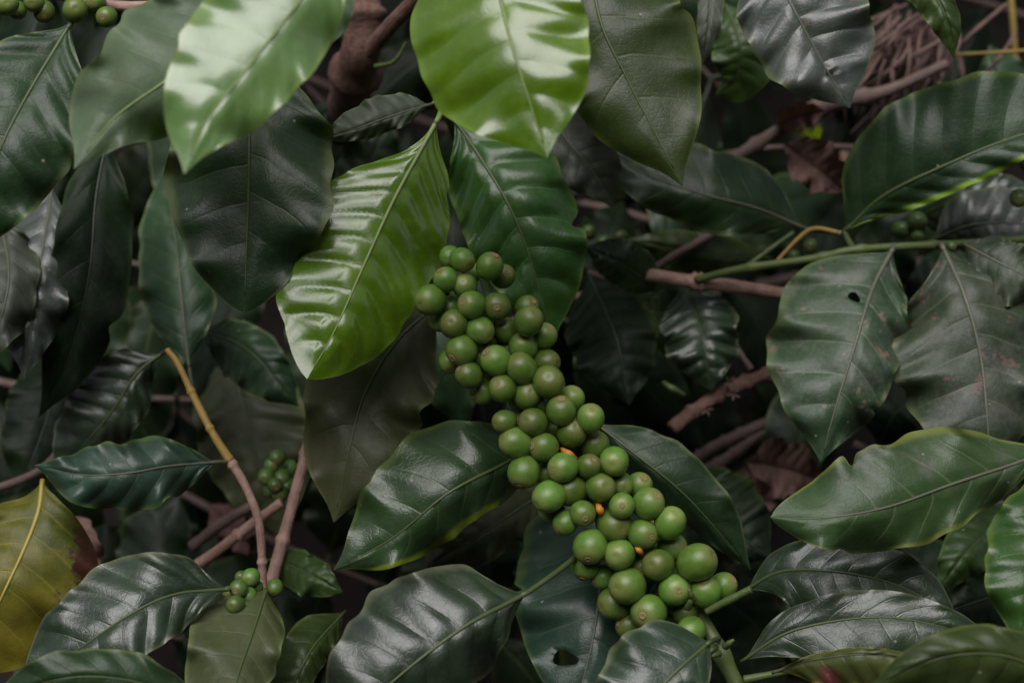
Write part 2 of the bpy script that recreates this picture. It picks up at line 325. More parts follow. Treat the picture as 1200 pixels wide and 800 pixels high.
    hgt = qa * g * env * tf - .0007 * np.exp(-(Vg / .07) ** 2) * np.clip(w[:, None] * 2, 0, 1)
    X = X + nn * (hgt * (-1 if under else 1))[..., None]
    base = X[0, nw // 2].copy()
    V = X.reshape(-1, 3); idx = np.arange((nu + 1) * (nw + 1)).reshape(nu + 1, nw + 1)
    fa = np.stack([idx[:-1, :-1], idx[1:, :-1], idx[1:, 1:], idx[:-1, 1:]], -1)
    fn = np.cross(X[1, nw//2+1] - X[1, nw//2], X[2, nw//2] - X[1, nw//2])
    fnm = np.cross(du, dv).mean((0, 1)); cam_side = (fnm * tocam).sum() > 0
    if cam_side == under: fa = fa[..., ::-1]
    faces = fa.reshape(-1, 4)
    if hole:
        hx, hy, ha, hb, hr = hole; PXf, PYf = px.ravel(), py.ravel()
        ca, sa = math.cos(hr), math.sin(hr)
        def rel(x, y):
            x = x - hx; y = y - hy; return (x * ca + y * sa) / ha, (-x * sa + y * ca) / hb
        cx = PXf[faces].mean(1); cy = PYf[faces].mean(1); a_, b_ = rel(cx, cy); an = np.arctan2(b_, a_)
        keep = np.hypot(a_, b_) > 1 + .12 * np.sin(3 * an + 1)
        rem = set(faces[~keep].ravel()); faces = faces[keep]; bnd = [i for i in np.unique(faces) if i in rem]
        for i in bnd:
            a_, b_ = rel(PXf[i], PYf[i]); r = math.hypot(a_, b_) + 1e-9; k = (1 + .12 * math.sin(3 * math.atan2(b_, a_) + 1)) / r
            a_, b_ = a_ * k * ha, b_ * k * hb; V[i] = P(hx + a_ * ca - b_ * sa, hy + a_ * sa + b_ * ca, float(D.ravel()[i]))
        used = np.unique(faces); re = -np.ones(len(V), int); re[used] = np.arange(len(used))
    else: used = np.arange(len(V)); re = used
    uvl = np.stack([Ug.ravel(), Vg.ravel()], 1)[used]; uvv = np.stack([f.ravel(), A.ravel()], 1)[used]
    lo = mesh_obj(name, V[used], re[faces].tolist(), M[mat], parent, base, uvs={'leaf': uvl, 'vein': uvv})
    if label: lo['label'] = label
    if rib:
        rm = M[ribmat or RIB[mat]]
        sgn = -1 if under else 1
        k0 = X[:, nw // 2][:int(nu * .96)]; nr = np.linspace(1, .2, len(k0)) * max(.00055, .00115 * (wm / .03) ** .5) * rib
        Vt, Ft = tube_geo(k0[::2] + nn[:, nw // 2][:len(k0):2] * .00005 * sgn, nr[::2], 6)
        mesh_obj('midrib', Vt, Ft, rm, lo, base)
        if petiole:
            pp = [tuple(q) for q in petiole]
            pts = np.array([P(*q) for q in pp] + [base, k0[3]]); cc = catmull(pts, 5 * len(pts))
            Vt, Ft = tube_geo(cc, np.linspace(nr[0] * 1.35, nr[0], len(cc)), 8)
            mesh_obj('petiole', Vt, Ft, rm, lo, base)
    return lo

def stem(parent, pts, radii, mat, name='stem', n=None, nodes=(), bump=.05, sides=12, seed=1, knob=.35):
    """pts: (picture x, picture y, distance); radii in picture units at that distance"""
    n = n or 14 * len(pts); q = catmull(pts, n); X = P(q[:, 0], q[:, 1], q[:, 2])
    u = np.linspace(0, 1, n); r = np.interp(u, np.linspace(0, 1, len(radii)), radii) * PX(q[:, 2])
    for a in nodes: r = r * (1 + knob * np.exp(-((u - a) / .014) ** 2))
    r = r * (1 + .035 * np.sin(u * 13 + seed) + .02 * np.sin(u * 29 + seed * 2) + .03 * (np.random.RandomState(seed + n).rand(n) - .5))
    V, F = tube_geo(X, r, sides, bump * .3, seed)
    sl__ = np.r_[0, np.cumsum(np.linalg.norm(np.diff(X, axis=0), axis=1))] + seed * .37
    an = np.minimum(np.arange(sides), sides - np.arange(sides)) / sides
    uv = np.stack([np.tile(an, n), np.repeat(sl__, sides)], 1); uv = np.vstack([uv, [[0, sl__[0]], [0, sl__[-1]]]])
    return mesh_obj(name, V, F, M[mat], parent, X[0], uvs={'bark': uv})

# ---------------------------------------------------------------- berries
def berry_mesh(name, el, mat, seed):
    n, m = 22, 15; V = []; F = []; rg = np.random.RandomState(seed); ph = rg.rand(3) * 6.28
    for i in range(m + 1):
        th = math.pi * i / m
        for j in range(n):
            a = 2 * math.pi * j / n; z = math.cos(th) * el; s = math.sin(th)
            if z > 0: s = s * (1 + .03 * z); z -= .10 * math.exp(-(s / .22) ** 2)
            s *= 1 + .018 * math.sin(2 * a + ph[0]) + .01 * math.sin(3 * a + ph[1])
            V.append((s * math.cos(a), s * math.sin(a), z))
    F = [(i * n + j, (i + 1) * n + j, (i + 1) * n + (j + 1) % n, i * n + (j + 1) % n) for i in range(m) for j in range(n)]
    me = bpy.data.meshes.new(name); me.from_pydata(V, [], F); me.update(); me.polygons.foreach_set('use_smooth', [True] * len(F)); me.materials.append(M[mat]); return me
def navel_mesh(mat, el=1.09):
    n = 12; V = []; F = []
    for r, z in ((.235, el - .095), (.20, el - .045), (.13, el - .05), (.08, el - .085), (.0, el - .06)):
        for j in range(n):
            rr = r * (1 + .12 * math.sin(3 * j)); a = 2 * math.pi * j / n; V.append((rr * math.cos(a), rr * math.sin(a), z))
    F = [(i * n + j, i * n + (j + 1) % n, (i + 1) * n + (j + 1) % n, (i + 1) * n + j) for i in range(4) for j in range(n)]
    me = bpy.data.meshes.new('navel'); me.from_pydata(V, [], F); me.update(); me.polygons.foreach_set('use_smooth', [True] * len(F)); me.materials.append(M[mat]); return me
BM = [berry_mesh('berry', e, 'berry', i) for i, e in enumerate((1.08, 1.16, 1.04, 1.12))]
BS = [berry_mesh('berry', e, 'berry_small', i + 9) for i, e in enumerate((1.08, 1.15))]
NV = [navel_mesh('navel'), navel_mesh('navel_pink')]
def berry(parent, x, y, r, d, axis, meshes=BM, pink=False):
    o = bpy.data.objects.new('berry', rnd.choice(meshes)); COL.objects.link(o); put(o, P(x, y, d), parent)
    s = r * PX(d); o.scale = (s, s, s); o.rotation_mode = 'QUATERNION'
    o.rotation_quaternion = Vector(axis).to_track_quat('Z', 'Y') @ Quaternion((0, 0, 1), rnd.random() * 6.28)
    c = bpy.data.objects.new('navel', NV[1 if pink else 0]); COL.objects.link(c); c.parent = o; q = .75 + rnd.random() * .45; c.scale = (q, q, 1)
    return o
def relax(bs, it=80):
    """push berries apart along the line of sight until none sink into each other"""
    for _ in range(it):
        for i in range(len(bs)):
            for j in range(i + 1, len(bs)):
                a, b = bs[i], bs[j]; k = PX(.8); l = math.hypot(a[0] - b[0], a[1] - b[1]) * k; rr = (a[2] + b[2]) * k * .93
                if l >= rr: continue
                need = math.sqrt(rr * rr - l * l); dz = a[3] - b[3]
                if abs(dz) >= need: continue
                sh = (need - abs(dz)) * .5 * .6; sg = 1 if dz > 0 else -1
                a[3] += sg * sh; b[3] -= sg * sh

# ================================================================ THE SETTING
def ground():
    xs = np.r_[-400, -150, -60, -25, -10, -5, np.linspace(-2.2, 2.2, 110), 5, 10, 25, 60, 150, 400]
    ys = np.r_[-400, -150, -60, -25, -10, -4, -2.6, *np.linspace(-1.9, -.3, 40), 0, .3, .6, np.linspace(.8, 2.6, 120), 3.2, 4.5, 8, 15, 40, 120, 400]
    X, Y = np.meshgrid(xs, ys, indexing='ij'); t = np.clip((Y - 1.30) / .6, 0, 1); Z = 1.75 * (t * t * (3 - 2 * t)) + np.clip(Y - 1.9, 0, 1e9) * .12
    t2 = np.clip((-.45 - Y) / 1.0, 0, 1); Z += 2.7 * (t2 * t2 * (3 - 2 * t2)) + np.clip(-1.45 - Y, 0, 1e9) * .12      # unseen bank behind the camera, added to block low sky light
    near = np.exp(-np.clip(np.abs(X) - 2, 0, 9) / .8)
    for i in range(X.shape[0]):
        for j in range(X.shape[1]):
            if near[i, j] > .02 and -2 < Y[i, j] < 3:
                p = Vector((X[i, j] * 5, Y[i, j] * 5, Z[i, j] * 5)); Z[i, j] += near[i, j] * (.05 * mnoise.fractal(p, 1, 2, 5) + .02 * mnoise.noise(p * 4))
                Y[i, j] += near[i, j] * .05 * mnoise.fractal(p * 1.3 + Vector((9, 2, 4)), 1, 2, 5) * (1 if t[i, j] > 0 or t2[i, j] > 0 else 0)
    V = np.stack([X, Y, Z], -1).reshape(-1, 3); a, b = X.shape; idx = np.arange(a * b).reshape(a, b)
    F = np.stack([idx[:-1, :-1], idx[1:, :-1], idx[1:, 1:], idx[:-1, 1:]], -1).reshape(-1, 4).tolist()
    tag(mesh_obj('ground', V, F, M['soil'], None, np.zeros(3)), kind='structure')
ground()

# ================================================================ MAIN FRUITING BRANCH
D0 = .80
T = thing('coffee_branch', 'coffee branch carrying the long diagonal cluster of round green berries', 'coffee branch', P(868, 812, .80))
stem(T, [(868, 812, .80), (838, 752, .805), (815, 715, .815), (770, 655, .825), (700, 555, .825), (610, 430, .835), (568, 330, .875), (552, 240, .90), (533, 160, .885), (521, 120, .845), (528, 60, .86)],
     [9.5, 8.5, 8, 7, 6.5, 6, 5.5, 5, 4.5, 5], 'stem_green', nodes=(.06, .14, .3, .45, .6, .75, .88), n=160)
stem(T, [(872, 796, .795), (920, 786, .79), (958, 772, .785)], [5, 4.2, 3.5], 'stem_green', name='side_shoot')
stem(T, [(828, 716, .80), (850, 705, .795), (880, 690, .79)], [4.5, 5, 4.5], 'stem_green', name='side_shoot')
for (x, y, ax, ay, d_) in ((812, 702, -5, -12, .79), (806, 712, 6, -14, .792), (838, 758, -6, 6, .79), (850, 757, 10, -8, .79), (842, 765, -8, 4, .79)):
    stem(T, [(x, y, d_), (x + ax * .5, y + ay * .5, d_ - .003), (x + ax, y + ay, d_ - .004)], [4.5, 3.6, 1.6], 'stem_green', name='bud', n=10, sides=8)

A_ = [(230,165,42,1),(287,178,48,0),(415,208,57,0),(478,255,48,1),(212,270,50,0),(300,300,50,0),(138,365,65,0),(240,395,42,1),(332,390,60,0),(450,395,58,0),(190,460,45,1),(250,478,62,0),(368,505,57,0),
      (490,508,52,1),(590,400,48,1),(598,465,62,0),(670,535,52,1),(285,600,68,0),(230,650,45,1),(318,718,55,0),(375,640,48,1),(445,650,68,0),(572,585,62,1),(565,688,66,0),(680,655,52,1),(690,750,72,0),
      (385,790,58,1),(475,780,58,0),(590,810,60,1),(510,590,40,2),(400,440,40,2),(330,240,36,2)]
B_ = [(210,190,55,1),(285,215,55,1),(390,245,65,0),(440,190,52,1),(528,280,60,0),(125,295,45,0),(260,300,62,0),(200,305,45,1),(440,345,66,0),(180,395,68,0),(310,415,62,0),(548,410,62,1),(215,530,72,0),
      (400,510,66,0),(330,540,50,1),(520,505,50,0),(640,480,62,0),(440,615,70,0),(335,645,68,0),(575,605,64,0),(670,590,50,1),(755,595,55,1),(345,715,50,1),(490,725,54,0),(410,770,50,0),(675,690,54,0),
      (480,420,45,2),(350,330,45,2),(250,470,45,2),(560,530,42,2),(600,690,45,2)]
C_ = [(362,110,64,0),(455,192,62,0),(215,200,72,0),(338,238,58,0),(115,290,70,0),(240,325,62,0),(95,372,55,1),(170,420,46,1),(405,370,64,0),(335,380,48,1),(465,295,54,1),(570,360,78,0),(475,475,64,0),(605,480,66,0),
      (680,460,52,1),(275,460,75,0),(225,530,70,1),(365,570,74,0),(285,630,54,1),(520,575,48,1),(545,650,56,0),(455,625,38,2),(420,500,45,2),(520,430,45,2),(300,290,40,2)]
BL = [[470 + x / 4, 260 + y / 4, r / 4, .80 + .012 * l] for x, y, r, l in A_] + [[560 + x / 4, 420 + y / 4, r / 4, .80 + .012 * l] for x, y, r, l in B_] + [[660 + x / 3.636, 560 + y / 3.636, r / 3.636, .80 + .012 * l] for x, y, r, l in C_]
for t_ in np.linspace(0, 1, 26):
    i_ = t_ * 6.99; a_ = np.array([(552, 350), (570, 380), (607, 430), (650, 495), (692, 555), (728, 605), (755, 650), (790, 700)], float); q_ = a_[int(i_)] + (a_[int(i_) + 1] - a_[int(i_)]) * (i_ % 1)
    BL.append([q_[0] + rnd.uniform(-26, 26), q_[1] + rnd.uniform(-14, 14), rnd.uniform(12.5, 15), .822])
relax(BL)
# the line of the stem, to turn each berry's tip outwards from its node
SL = np.array([(520, 270), (560, 350), (610, 430), (655, 495), (700, 555), (735, 605), (770, 655), (815, 715)], float)
PINKS = {2, 12, 33, 52, 70, 77, 83, 85}
for i, (x, y, r, d) in enumerate(BL):
    k = np.argmin(((SL - (x, y)) ** 2).sum(1)); ox, oy = x - SL[k][0], y - SL[k][1]
    ax = RT * ox * .018 - UP * oy * .018 - FWD * (.5 + rnd.random() * .6) + RT * (rnd.random() - .5) * 1.4 + UP * ((rnd.random() - .5) * 1.4 + .25)
    berry(T, x, y, (r * .75 + 4.1) * 1.11, d, ax, pink=i in PINKS)
for (x, y, ax, ay, r) in ((658, 526, 18, 12, 4.6), (700, 588, 6, 18, 5), (744, 637, 10, 14, 4.2)):
    stem(T, [(x, y, .803), (x + ax * .5, y + ay * .5, .797), (x + ax, y + ay, .806)], [r * .6, r, r * .5], 'orange', name='dry_bract', n=10, sides=7)
L = lambda *a, **k: leaf(T, *a, **k)
# top whorl
L([(514, 138), (490, 182), (460, 238), (428, 308), (392, 388), (360, 444)], 78, 96, .80, 'young', dd=(.035, -.05), sl=.75, sheen='r', nv=12, quilt=2.1, wave=.6, calm=.5, pwl=.47, pwr=.58, blunt=.95, curve=.0, arch=.006, nu=120, nw=30,
  petiole=[(520, 124, .84)], label='bright glossy lime green young leaf with white sheen')
L([(530, 138), (560, 180), (598, 245), (625, 315), (648, 402)], 74, 62, .855, 'gloss', dd=(.01, .0), sl=.25, sr=.15, nv=9, quilt=1.5, petiole=[(522, 122, .84)], nu=96, nw=26)
L([(506, 122), (470, 132), (420, 150), (376, 164)], 17, 27, .83, 'grey', dd=(.01, -.01), sl=.5, sr=.5, wave=2.0, quilt=.8, petiole=[(521, 110, .84)])
# leaves about the cluster
L([(640, 512), (595, 541), (525, 578), (460, 630), (391, 668)], 44, 78, .83, 'gloss_rim', dd=(.02, -.03), sl=.25, sheen='r', sk=.8, nv=8, quilt=1.3, nu=96, nw=26, petiole=[(660, 505, .85)])
L([(712, 540), (708, 620), (702, 700), (690, 770), (668, 850)], 66, 100, .855, 'bluedark', dd=(.04, -.04), sl=.15, sr=.25, nv=8, quilt=.7, hole=(662, 771, 15, 9, .1), nu=150, nw=40, label='dark green leaf with a round hole eaten near its edge')
L([(695, 494), (745, 532), (800, 578), (850, 632), (880, 668)], 42, 24, .865, 'dark', dd=(-.01, .0), sl=.3, sr=.9, nv=9, quilt=.7)
L([(872, 692), (920, 668), (1000, 672), (1075, 695), (1128, 742)], 40, 66, .825, 'sheen', dd=(.0, .02), arch=.01, sheen='lr', nv=10, quilt=.9, wave=.9, curve=.05)
L([(868, 775), (930, 738), (1030, 722), (1110, 735), (1178, 754)], 32, 46, .795, 'sheen', dd=(.0, .01), arch=.008, sheen='lr', sk=.7, nv=9, quilt=.8, wave=.8, curve=.05)
L([(905, 788), (955, 772), (1040, 768), (1130, 800)], 8, 38, .752, 'redtip', dd=(.02, .0), sl=.1, sr=-.1, wave=1.4, label='leaf stub with a red and yellow dying patch')
L([(832, 752), (790, 788), (742, 840), (700, 890)], 42, 72, .755, 'sheen', dd=(.02, -.02), sheen='lr', sk=.8, nv=8, pw=.36, quilt=.7, petiole=[(842, 748, .80)])

L([(618, 694), (598, 705), (550, 730), (500, 766), (445, 812), (380, 870)], 64, 92, .755, 'sheen', dd=(.03, -.02), sl=.35, sheen='r', nv=9, quilt=1.5, wave=1.1, nu=100, nw=28, petiole=[(690, 640, .825), (655, 668, .79)], label='broad dark leaf with lavender sheen')

# ================================================================ UPPER LEFT BRANCH
T = thing('coffee_branch', 'upper left coffee branch with pale hanging leaves and a few green berries', 'coffee branch', P(470, -150, .80))
stem(T, [(470, -150, .80), (340, -40, .765), (318, 8, .78), (240, 2, .79), (150, 8, .79), (60, -6, .79), (-60, -20, .79)], [8, 7, 7, 6.5, 6, 6, 5], 'bark_pink', nodes=(.3, .55, .75))
for (x, y, r, d) in ((8, 5, 14, .775), (40, 3, 12, .78), (52, 14, 13, .785), (88, 12, 15, .775), (125, 20, 12.5, .772), (112, 2, 12, .785), (20, 12, 11, .79), (-12, 2, 13, .78)):
    berry(T, x, y, r, d, -FWD + RT * (rnd.random() - .5) - UP * rnd.random(), BM)
L([(84, 26), (44, 90), (6, 160), (-20, 230), (-34, 305)], 82, 80, .765, 'dark', dd=(.03, -.02), sheen='lr', sk=.5, nv=9, quilt=1.4, wave=.8, petiole=[(92, 8, .785)], nu=96, nw=26)
L([(300, -60), (262, 25), (205, 86), (132, 140), (87, 198)], 58, 88, .735, 'blue', dd=(.03, -.03), sl=.2, sr=.25, nv=9, quilt=.7, wave=1.6, label='pale blue green leaf with a long drip tip')
L([(418, -90), (352, 0), (290, 80), (240, 145), (216, 204)], 62, 90, .675, 'pale', dd=(.05, -.03), sl=.4, sheen='r', nv=10, quilt=.9, wave=.7, calm=.4, pw=.48, curve=.0, arch=.008, nu=96, nw=26, label='pale lime leaf hanging closest to the viewer')
L([(392, -70), (388, 10), (356, 72)], 26, 30, .75, 'blue', dd=(.02, .0))
L([(302, 40), (293, 130), (291, 220), (288, 300), (286, 366)], 100, 96, .805, 'dark', dd=(.04, -.03), sheen='l', sr=.3, sk=.7, nv=8, quilt=.8, nu=96, nw=26, pw=.48, blunt=.85)

# ================================================================ UPPER MIDDLE WOODY STEM
T = thing('coffee_branch', 'red brown woody coffee stem at the top middle with a big glossy leaf', 'coffee branch', P(430, 90, .93))
stem(T, [(400, 150, 1.05), (418, 80, .94), (426, 30, .92), (420, -40, .92), (425, -120, .92)], [22, 25, 22, 20, 20], 'bark_red', nodes=(.25, .5), bump=.10, sides=16)
stem(T, [(430, 62, .92), (458, 30, .90), (485, 0, .885), (540, -70, .86), (640, -130, .85)], [10, 9, 9, 8, 8], 'bark_red', name='side_shoot', nodes=(.4,))
stem(T, [(440, 78, .915), (462, 72, .905), (476, 50, .90)], [3, 2.5, 2], 'stem_green', name='side_shoot')
L([(566, -110), (580, -30), (600, 55), (624, 132), (641, 185)], 92, 112, .715, 'young', dd=(.045, -.03), sr=.45, sheen='l', nv=9, quilt=1.2, wave=.5, calm=.5, pw=.5, curve=.0, arch=.008, nu=100, nw=28, label='large bright green leaf hanging from the top edge')
L([(690, -130), (700, 10), (735, 92), (768, 155), (800, 218)], 98, 78, .83, 'mid', dd=(.03, -.01), sl=.15, sr=.25, nv=8, quilt=.8, wave=.9, nu=96, nw=26)
L([(625, 108), (662, 160), (698, 205), (719, 244)], 42, 40, .885, 'grey', sheen='lr', quilt=1.6, wave=1.3)
L([(828, -60), (832, 10), (822, 80)], 16, 14, .88, 'grey', dd=(.02, 0), sl=.3, sr=.3)
L([(850, 5), (868, 50), (862, 95), (838, 112)], 40, 34, .95, 'mid', dd=(.0, .0), sl=.3, sr=.3)

# ================================================================ RIGHT BRANCH
T = thing('coffee_branch', 'level green coffee branch at right with two dusty spotted leaves hanging below', 'coffee branch', P(1260, 275, .92))
stem(T, [(1260, 275, .93), (1180, 282, .915), (1090, 287, .905), (1000, 293, .90), (960, 302, .905), (870, 315, .92), (815, 328, .93)], [5, 4.6, 4.6, 4.8, 5, 5.2, 4.5], 'stem_green', nodes=(.2, .37, .56, .66, .85))
stem(T, [(940, 348, .95), (880, 338, .94), (822, 331, .935), (790, 327, .935), (748, 320, .94)], [7, 7.5, 8, 8.5, 8], 'bark_pink', name='woody_stem', nodes=(.62, .66), bump=.08, knob=.5)
stem(T, [(905, 312, .93), (935, 280, .925), (955, 268, .92), (985, 273, .905)], [2.2, 2.4, 3, 2.6], 'stem_yellow', name='side_shoot')
stem(T, [(878, 310, .93), (905, 290, .93), (930, 272, .93)], [3, 3, 3], 'stem_green', name='side_shoot')
for (x, y, r, d) in ((1056, 270, 11, .94), (1075, 260, 12, .935), (1075, 278, 8, .93), (1194, 232, 11, .9), (950, 288, 9, .94), (930, 300, 8, .95), (978, 317, 8, .90), (1115, 288, 6, .90)):
    berry(T, x, y, r, d, -FWD + RT * (rnd.random() - .5) - UP * rnd.random(), BS)
L([(944, 268), (890, 245), (820, 226), (750, 200), (700, 165)], 42, 54, .93, 'dark', dd=(.0, .0), sl=.1, sr=.5, quilt=.9, petiole=[(985, 273, .905)], ribmat='rib_grey')
L([(990, 272), (1035, 230), (1110, 193), (1190, 160), (1300, 130)], 92, 34, .90, 'dark_rim', dd=(.01, -.03), sl=.12, sr=-.15, wave=.6, curve=0, nv=10, quilt=.8, nu=96, nw=26, pw=.42, petiole=[(1000, 292, .90)])
L([(1046, 292), (1022, 340), (1003, 400), (984, 462), (962, 541)], 58, 100, .875, 'dusty', dd=(.02, -.02), sl=.25, sr=.25, nv=8, quilt=.9, wave=1.2, pw=.43, bites=2, hole=(1001, 348, 8, 5, .6), nu=150, nw=36, petiole=[(1046, 288, .905)])
L([(1104, 288), (1130, 345), (1150, 420), (1158, 500), (1160, 560)], 74, 104, .875, 'dusty', dd=(.02, -.02), sl=.3, sr=.2, nv=8, quilt=1.2, wave=1.1, bites=2, nu=130, nw=26, petiole=[(1100, 287, .905)])
L([(1060, 262), (1120, 236), (1220, 222)], 30, 40, .97, 'sheen', sl=.4, sr=.2)
L([(1090, 282), (1150, 262), (1250, 265)], 42, 40, .945, 'spotted', dd=(0, -.01), sl=.4, sr=.1)
L([(1128, 285), (1172, 308), (1240, 340)], 30, 46, .90, 'dusty', dd=(0, -.02), sl=.4, sr=.2, wave=1.6)

# ================================================================ LOWER RIGHT BRANCH (its stem is beyond the frame)
T = thing('coffee_branch', 'coffee branch at the right edge with a light green wavy leaf pointing left', 'coffee branch', P(1300, 470, .80))
stem(T, [(1300, 470, .82), (1290, 560, .80), (1300, 700, .77), (1290, 860, .76)], [8, 8, 7, 7], 'stem_green', nodes=(.2, .5))
L([(1262, 515), (1195, 541), (1120, 566), (1040, 594), (965, 606), (903, 606)], 52, 74, .79, 'aged', dd=(.02, -.02), sl=.15, sr=.35, nv=9, quilt=1.0, wave=1.3, pw=.56, blunt=.92, bites=2, nu=130, nw=28, petiole=[(1288, 520, .80)], label='light green wavy leaf with yellowish rim')
L([(1272, 545), (1240, 620), (1215, 690), (1193, 759)], 55, 74, .765, 'gloss', dd=(.03, -.02), sl=.3, sr=.3, quilt=1.6, petiole=[(1288, 540, .80)])
L([(1285, 840), (1200, 775), (1110, 770), (1010, 812)], 55, 34, .715, 'mid', dd=(.01, -.01), sl=.3, sr=.5, quilt=.9)
L([(1200, 590), (1140, 640), (1098, 692)], 30, 32, .90, 'mid', sl=.3, sr=.4)
L([(1210, 690), (1160, 700), (1100, 720)], 40, 30, .90, 'deep', sl=.3, sr=.4)

# ================================================================ TOP RIGHT BRANCH
T = thing('coffee_branch', 'top right coffee branch with a grey sheened leaf hanging over dry twigs', 'coffee branch', P(880, -140, .88))
stem(T, [(840, -150, .88), (900, -100, .88), (1000, -60, .88), (1150, -40, .87)], [8, 8, 7, 6], 'stem_green', nodes=(.3, .6))
L([(886, -85), (925, 0), (957, 60), (996, 127)], 82, 66, .865, 'spotted', dd=(.03, -.02), sheen='lr', sk=.85, nv=9, quilt=1.9, wave=1.0, pw=.5, hole=(972, 86, 5, 4, 0), nu=130, nw=40, petiole=[(890, -105, .88)])
L([(1030, -50), (1090, -10), (1112, 30), (1118, 70)], 18, 26, .85, 'mid', dd=(.02, -.01), sl=.3, sr=.3)

# ================================================================ LOWER LEFT BRANCH
T = thing('coffee_branch', 'lower left coffee branch on a stem turning from yellow to pink', 'coffee branch', P(308, 700, .86))
stem(T, [(308, 700, .86), (307, 655, .855), (303, 610, .85), (288, 570, .85), (270, 540, .85)], [5.5, 5, 5, 5, 5.5], 'bark_pink', nodes=(.25, .97), bump=.08)
stem(T, [(270, 540, .85), (248, 505, .85), (225, 460, .855), (208, 425, .86), (196, 410, .865)], [5.5, 4.6, 4.6, 4.2, 3.5], 'stem_yellow', name='young_stem', nodes=(.3, .62))
for (x, y, r, d) in ((294, 676, 11, .815), (280, 689, 11, .805), (276, 708, 11, .80), (291, 698, 10, .81), (322, 688, 10, .82), (268, 694, 8, .82), (288, 712, 9, .805), (300, 688, 9, .82), (283, 676, 8, .825)):
    berry(T, x, y, r, d, -FWD + RT * (rnd.random() - .5) - UP * rnd.random(), BS)
L([(256, 541), (200, 546), (150, 554), (95, 556), (40, 545)], 44, 38, .845, 'bluedark', dd=(.0, -.01), sl=.3, sr=.3, nv=8, wave=2.0, quilt=1.3, petiole=[(270, 541, .85)])
L([(190, 414), (158, 440), (125, 490), (62, 560)], 36, 52, .90, 'sheen', dd=(.0, .02), sl=.4, sr=.3, wave=1.4, petiole=[(198, 410, .865)])
L([(222, 432), (212, 350), (205, 280), (192, 195)], 46, 42, .93, 'dark', dd=(-.03, .04), sl=.3, sr=.2, nv=8, quilt=.9, petiole=[(226, 458, .86)], ribmat='rib_grey')
L([(270, 690), (205, 696), (150, 720), (95, 757), (18, 806)], 52, 64, .79, 'sheen', dd=(.02, -.02), sheen='lr', sk=.85, nv=9, quilt=1.2, wave=1.0, petiole=[(302, 690, .85)], nu=96, nw=26)
L([(312, 690), (296, 740), (276, 800), (262, 870)], 40, 68, .755, 'dull', dd=(.06, -.01), sl=.35, sr=.4, nv=8, quilt=.6, pw=.4)
L([(312, 655), (345, 664), (402, 694)], 22, 26, .875, 'mid', sl=.5, sr=.3, wave=1.8)

T = thing('coffee_branch', 'straight bare pink stem crossing behind the yellow pink one, small green berries beside it', 'coffee branch', P(318, 690, .875))
stem(T, [(316, 690, .875), (332, 630, .88), (350, 565, .885), (361, 520, .89), (372, 460, .90), (385, 400, .91)], [7.5, 7, 7, 6.3, 6, 6], 'bark_pink', nodes=(.2, .55), bump=.08)
stem(T, [(330, 588, .885), (290, 618, .89), (245, 652, .895), (200, 680, .9)], [6, 6.5, 6.5, 6], 'bark_pink', name='side_shoot', nodes=(.4,), seed=4)
stem(T, [(300, 590, .95), (262, 612, .96), (225, 640, .97)], [6, 7, 7], 'bark_brown', name='side_shoot', seed=6)
for (x, y, r, d) in ((325, 536, 10, .90), (312, 558, 10, .895), (330, 560, 11, .90), (328, 578, 10, .89), (340, 548, 9, .91), (316, 575, 8, .905), (318, 545, 9, .90), (322, 568, 9, .885), (336, 568, 9, .90)):
    berry(T, x, y, r, d, -FWD + RT * (rnd.random() - .5) - UP * rnd.random(), BS)
L([(520, 350), (466, 398), (428, 460), (408, 530), (391, 612)], 74, 66, .86, 'dull', sheen='l', sk=.8, sr=.35, nv=8, quilt=.6, wave=1.6, nu=96, nw=26, label='dull olive brown leaf with a wavy rim')
L([(232, 385), (290, 410), (350, 476)], 30, 40, .94, 'dark', sl=.4, sr=.3)
L([(262, 395), (288, 490), (330, 630)], 70, 62, .99, 'dull', sl=.2, sr=.2)

# ================================================================ LEFT EDGE AND BOTTOM
T = thing('coffee_branch', 'yellowing coffee branch at the lower left edge, its leaf blotched red brown', 'coffee branch', P(70, 500, .86))
stem(T, [(120, 480, .98), (80, 515, .93), (40, 555, .92), (-60, 590, .92)], [5, 5, 5, 5], 'bark_brown')
L([(50, 562), (44, 600), (25, 650), (-5, 715), (-40, 800)], 96, 70, .835, 'yellow', dd=(.01, -.01), sl=.2, sr=.3, nv=8, quilt=1.1, label='yellow dying leaf with red brown blotch')
T = thing('coffee_branch', 'shaded coffee branch at the left edge with nearly black hanging leaves', 'coffee branch', P(100, 120, .95))
stem(T, [(160, 130, .96), (100, 140, .95), (20, 170, .95), (-80, 160, .95)], [5, 5, 5, 5], 'bark_brown')
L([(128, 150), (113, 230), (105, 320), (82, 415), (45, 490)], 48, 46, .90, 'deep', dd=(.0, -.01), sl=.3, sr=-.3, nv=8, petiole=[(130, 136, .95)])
L([(62, 215), (45, 320), (28, 445)], 40, 44, .885, 'spotted', sl=.3, sr=.3, wave=1.5)
L([(-5, 240), (10, 330), (-20, 430)], 36, 50, .87, 'grey', sl=.3, sr=.3, wave=1.5)
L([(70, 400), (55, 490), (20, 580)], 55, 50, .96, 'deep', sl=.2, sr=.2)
T = thing('coffee_branch', 'coffee branch low at the bottom edge with dull small leaves behind the berries', 'coffee branch', P(660, 860, .78))
stem(T, [(660, 870, .93), (662, 780, .93), (655, 690, .92), (640, 640, .92)], [6, 6, 6, 5], 'stem_green')
L([(655, 565), (575, 618), (495, 668)], 36, 40, .90, 'dull', sl=.3, sr=.2, wave=1.6)
L([(250, 830), (150, 797), (60, 798), (-30, 840)], 30, 34, .735, 'dark', dd=(.01, .0), sl=.3, sr=.4, wave=1.6)
